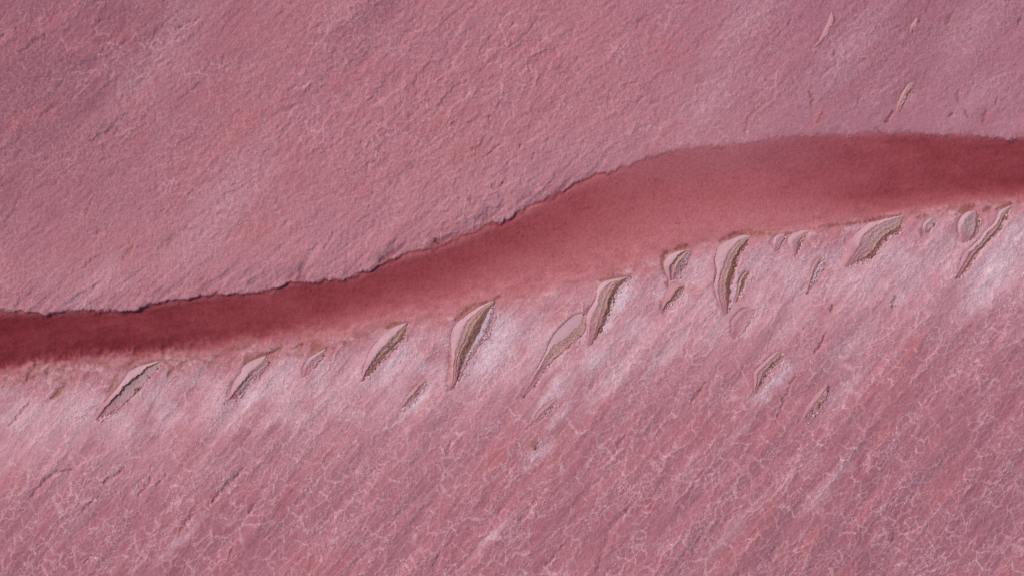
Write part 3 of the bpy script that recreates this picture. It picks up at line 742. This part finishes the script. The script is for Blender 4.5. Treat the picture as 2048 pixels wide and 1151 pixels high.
for sel, label in ((upside, "fine-grained pink salt flat above the red channel"),
                   (~upside, "ridged pink salt flat with pale crack lines below the red channel")):
    fs = fc[sel]
    used, inv = np.unique(fs, return_inverse=True)
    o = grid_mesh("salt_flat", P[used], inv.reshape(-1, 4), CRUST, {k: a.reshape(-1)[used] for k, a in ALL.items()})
    o['kind'] = 'structure'; o['label'] = label; o['category'] = 'salt flat'

def water():
    xs = np.concatenate([np.array([-32000, -12000, -5000, -2000, -800]), np.arange(-300, 2360, 12), np.array([2800, 4000, 7000, 14000, 33000])])
    a = np.interp(xs, UP[:, 0], UP[:, 1]) - 45; b = np.interp(xs, LO[:, 0], LO[:, 1]) + 60
    n = len(xs); vert = []
    for z in (0.0, -2.6):
        for y in (a, b):
            vert += [((x - CX) * PX, (CY - q) * PX, z) for x, q in zip(xs, y)]
    f4 = []
    for i in range(n - 1):
        A, B, C, D = i, n + i, 2 * n + i, 3 * n + i
        f4 += [(A, B, B + 1, A + 1), (C, C + 1, D + 1, D), (A, A + 1, C + 1, C), (B, D, D + 1, B + 1)]
    for i in (0, n - 1):
        f4.append((i, 2 * n + i, 3 * n + i, n + i) if i == 0 else (i, n + i, 3 * n + i, 2 * n + i))
    o = grid_mesh("water", np.array(vert, np.float32), np.array(f4), water_material(), smooth=False)
    o['kind'] = 'structure'; o['label'] = "red brine channel crossing the pink salt flat"; o['category'] = 'channel'
water()

# ------------------------------------------------------------------ the mounds
def build_mound(m, idx):
    lines, H = m['lines'], m['H']
    n = m['n']
    mid = (lines[0][n // 2] + lines[-1][n // 2]) / 2
    base = fields(np.array([mid[0]]), np.array([mid[1]]))['zb'][0]
    root = bpy.data.objects.new("salt_mound", None); COL.objects.link(root)
    org = np.array([(mid[0] - CX) * PX, (CY - mid[1]) * PX, float(base)])
    root.location = org; root.empty_display_size = .5
    root['label'] = m['label']; root['category'] = 'salt mound'
    root['group'] = ("mounds in the crust above the channel" if mid[1] < 250 else "salt mounds along the channel shore")
    par = np.linspace(0, 1, n)
    env = np.sin(np.pi * np.clip(par, 0, 1)) ** .55
    env = np.where(par > .5, np.maximum(env, .30), env)
    for bi, kind in enumerate(m['B']):
        a, b = lines[bi], lines[bi + 1]
        wd = np.hypot(*(b - a).T).max()
        nw = int(np.clip(wd / 1.0, 5, 40)) + 1
        w = np.linspace(0, 1, nw)
        x = a[:, 0, None] * (1 - w) + b[:, 0, None] * w
        y = a[:, 1, None] * (1 - w) + b[:, 1, None] * w
        # jagged limits, shared by neighbouring bands because they depend on place and line only
        nb = len(m['B']); ja = .5 if bi == 0 else 1.7; jb = 2.2 if bi == nb - 1 else 1.7
        amp = (ja * (1 - w) + jb * w)[None] * env[:, None]
        dx = amp * (1.1 * perlin(x / 5.5, y / 5.5, 201) + 1.2 * perlin(x / 16, y / 16, 202))
        dy = amp * (1.1 * perlin(x / 5.5, y / 5.5, 203) + 1.2 * perlin(x / 16, y / 16, 204))
        q = w * w * (3 - 2 * w)
        if kind.startswith(F):
            q = .45 * np.sin(w * math.pi / 2) + .55 * w * w * (3 - 2 * w)
        h = .66 * (H[bi] * (1 - q) + H[bi + 1] * q)[None] * env[:, None]
        if kind.startswith(Mu):
            h = h - (.045 * np.sin(np.pi * w) ** .7)[None] * env[:, None] * min(1, wd / 9)      # terraces sag between their edges
        rough = {F: .008, Mu: .055, E: .085, R: .08}[kind.split('*')[0]]
        edge = np.minimum(1, 4 * np.minimum(par, 1 - par))[:, None]
        lip = 1.0 if bi else np.clip(w * 3, 0, 1)[None]
        nz = fbm(x / 7, y / 7, 3, 211) + .5 * perlin(x / 2.6, y / 2.6, 212)
        nzs = rough * nz * edge * lip
        if bi == 0:
            nzs = nzs + (.05 * perlin(x / 26, y / 26, 213)) * np.sin(np.pi * w / 2)[None] * edge
        else:
            nzs = nzs + .05 * perlin(x / 26, y / 26, 213) * edge
        zb = fields(x, y)['zb']
        # keep the foot of the mound a little under the crust round it
        z = zb + h + nzs
        x = x + dx; y = y + dy
        Pm = np.stack([(x - CX) * PX, (CY - y) * PX, z], -1).reshape(-1, 3) - org
        cr = .85 * sstep(.55, .05, par[:, None] + .22 * fbm(x / 15, y / 15, 3, 221))
        if bi == nb - 1 and 'white' not in kind:
            cr = np.maximum(cr, (w ** 1.5)[None] * np.ones_like(x))
        cr = np.clip(cr, 0, 1) * (.6 if kind.startswith(E) else 1)
        o = grid_mesh(kind.split('*')[0], Pm, quads(n, nw), MATS[kind], {'crusty': cr}, parent=root)
        if '*' in kind:
            word = {'dull': 'dull pink', 'pink': 'pinkish tan', 'grey': 'grey', 'dusty': 'dusty pink', 'faint': 'faint brown', 'white': 'white'}[kind.split('*')[1]]
            o['label'] = {F: word + " smooth face", Mu: word + " band of salty mud", E: word + " mud edge", R: word + " crumbly salt rim"}[kind.split('*')[0]]

    scatter_crumbs(m, root, org, idx + 1)

PHI = (1 + 5 ** .5) / 2
ICO = np.array([(-1, PHI, 0), (1, PHI, 0), (-1, -PHI, 0), (1, -PHI, 0), (0, -1, PHI), (0, 1, PHI), (0, -1, -PHI), (0, 1, -PHI),
                (PHI, 0, -1), (PHI, 0, 1), (-PHI, 0, -1), (-PHI, 0, 1)]) / math.hypot(1, PHI)
ICF = [(0, 11, 5), (0, 5, 1), (0, 1, 7), (0, 7, 10), (0, 10, 11), (1, 5, 9), (5, 11, 4), (11, 10, 2), (10, 7, 6), (7, 1, 8),
       (3, 9, 4), (3, 4, 2), (3, 2, 6), (3, 6, 8), (3, 8, 9), (4, 9, 5), (2, 4, 11), (6, 2, 10), (8, 6, 7), (9, 8, 1)]

def crumbs(name, spots, material, parent, org, rs):
    V_, F_ = [], []
    for x, y, z, r in spots:
        k = len(V_)
        sc = r * np.array([rs.uniform(.8, 1.5), rs.uniform(.8, 1.5), rs.uniform(.3, .55)])
        a = rs.uniform(0, 6.28); ca, sa = math.cos(a), math.sin(a)
        for p in ICO:
            q = p * sc * rs.uniform(.75, 1.2)
            V_.append((q[0] * ca - q[1] * sa + (x - CX) * PX - org[0], q[0] * sa + q[1] * ca + (CY - y) * PX - org[1], q[2] + z - org[2]))
        F_ += [(k + a_, k + b_, k + c_) for a_, b_, c_ in ICF]
    me = bpy.data.meshes.new(name); me.from_pydata(V_, [], F_); me.materials.append(material)
    me.polygons.foreach_set('use_smooth', np.ones(len(me.polygons), bool))
    o = bpy.data.objects.new(name, me); COL.objects.link(o); o.parent = parent
    o['kind'] = 'stuff'

def scatter_crumbs(m, root, org, seed):
    rs = random.Random(seed)
    npr = np.random.RandomState(seed)
    for name, which, side, material, per in (("salt_crumbs", -1, 1.0, MATS[R + '*bright'], .5), ("mud_crumbs", -2, .2, MATS[E], .5)):
        if m['lines'][0][0, 1] < 250 and which == -1:
            continue
        ln = m['lines'][which]
        k = int(m['len'] * per)
        idx = npr.randint(1, len(ln) - 1, k)
        # gather in clumps
        keep = perlin(ln[idx, 0] / 14, ln[idx, 1] / 14, 230 + seed) > -.12
        idx = idx[keep]
        if len(idx) < 4:
            continue
        tan = ln[np.minimum(idx + 1, len(ln) - 1)] - ln[idx - 1]
        nor = np.stack([-tan[:, 1], tan[:, 0]], 1) / np.hypot(tan[:, 0], tan[:, 1])[:, None]
        off = npr.normal(0, 1.0, len(idx)) * 2.6 + side
        pos = ln[idx] + nor * off[:, None]
        zz = fields(pos[:, 0], pos[:, 1])['zb']
        r = np.clip(npr.lognormal(-2.85, .45, len(idx)), .03, .16)
        crumbs(name, [(p[0], p[1], z + q * .12, q) for p, z, q in zip(pos, zz, r)], material, root, org, rs)

for i, m in enumerate(MOUNDS):
    build_mound(m, i)
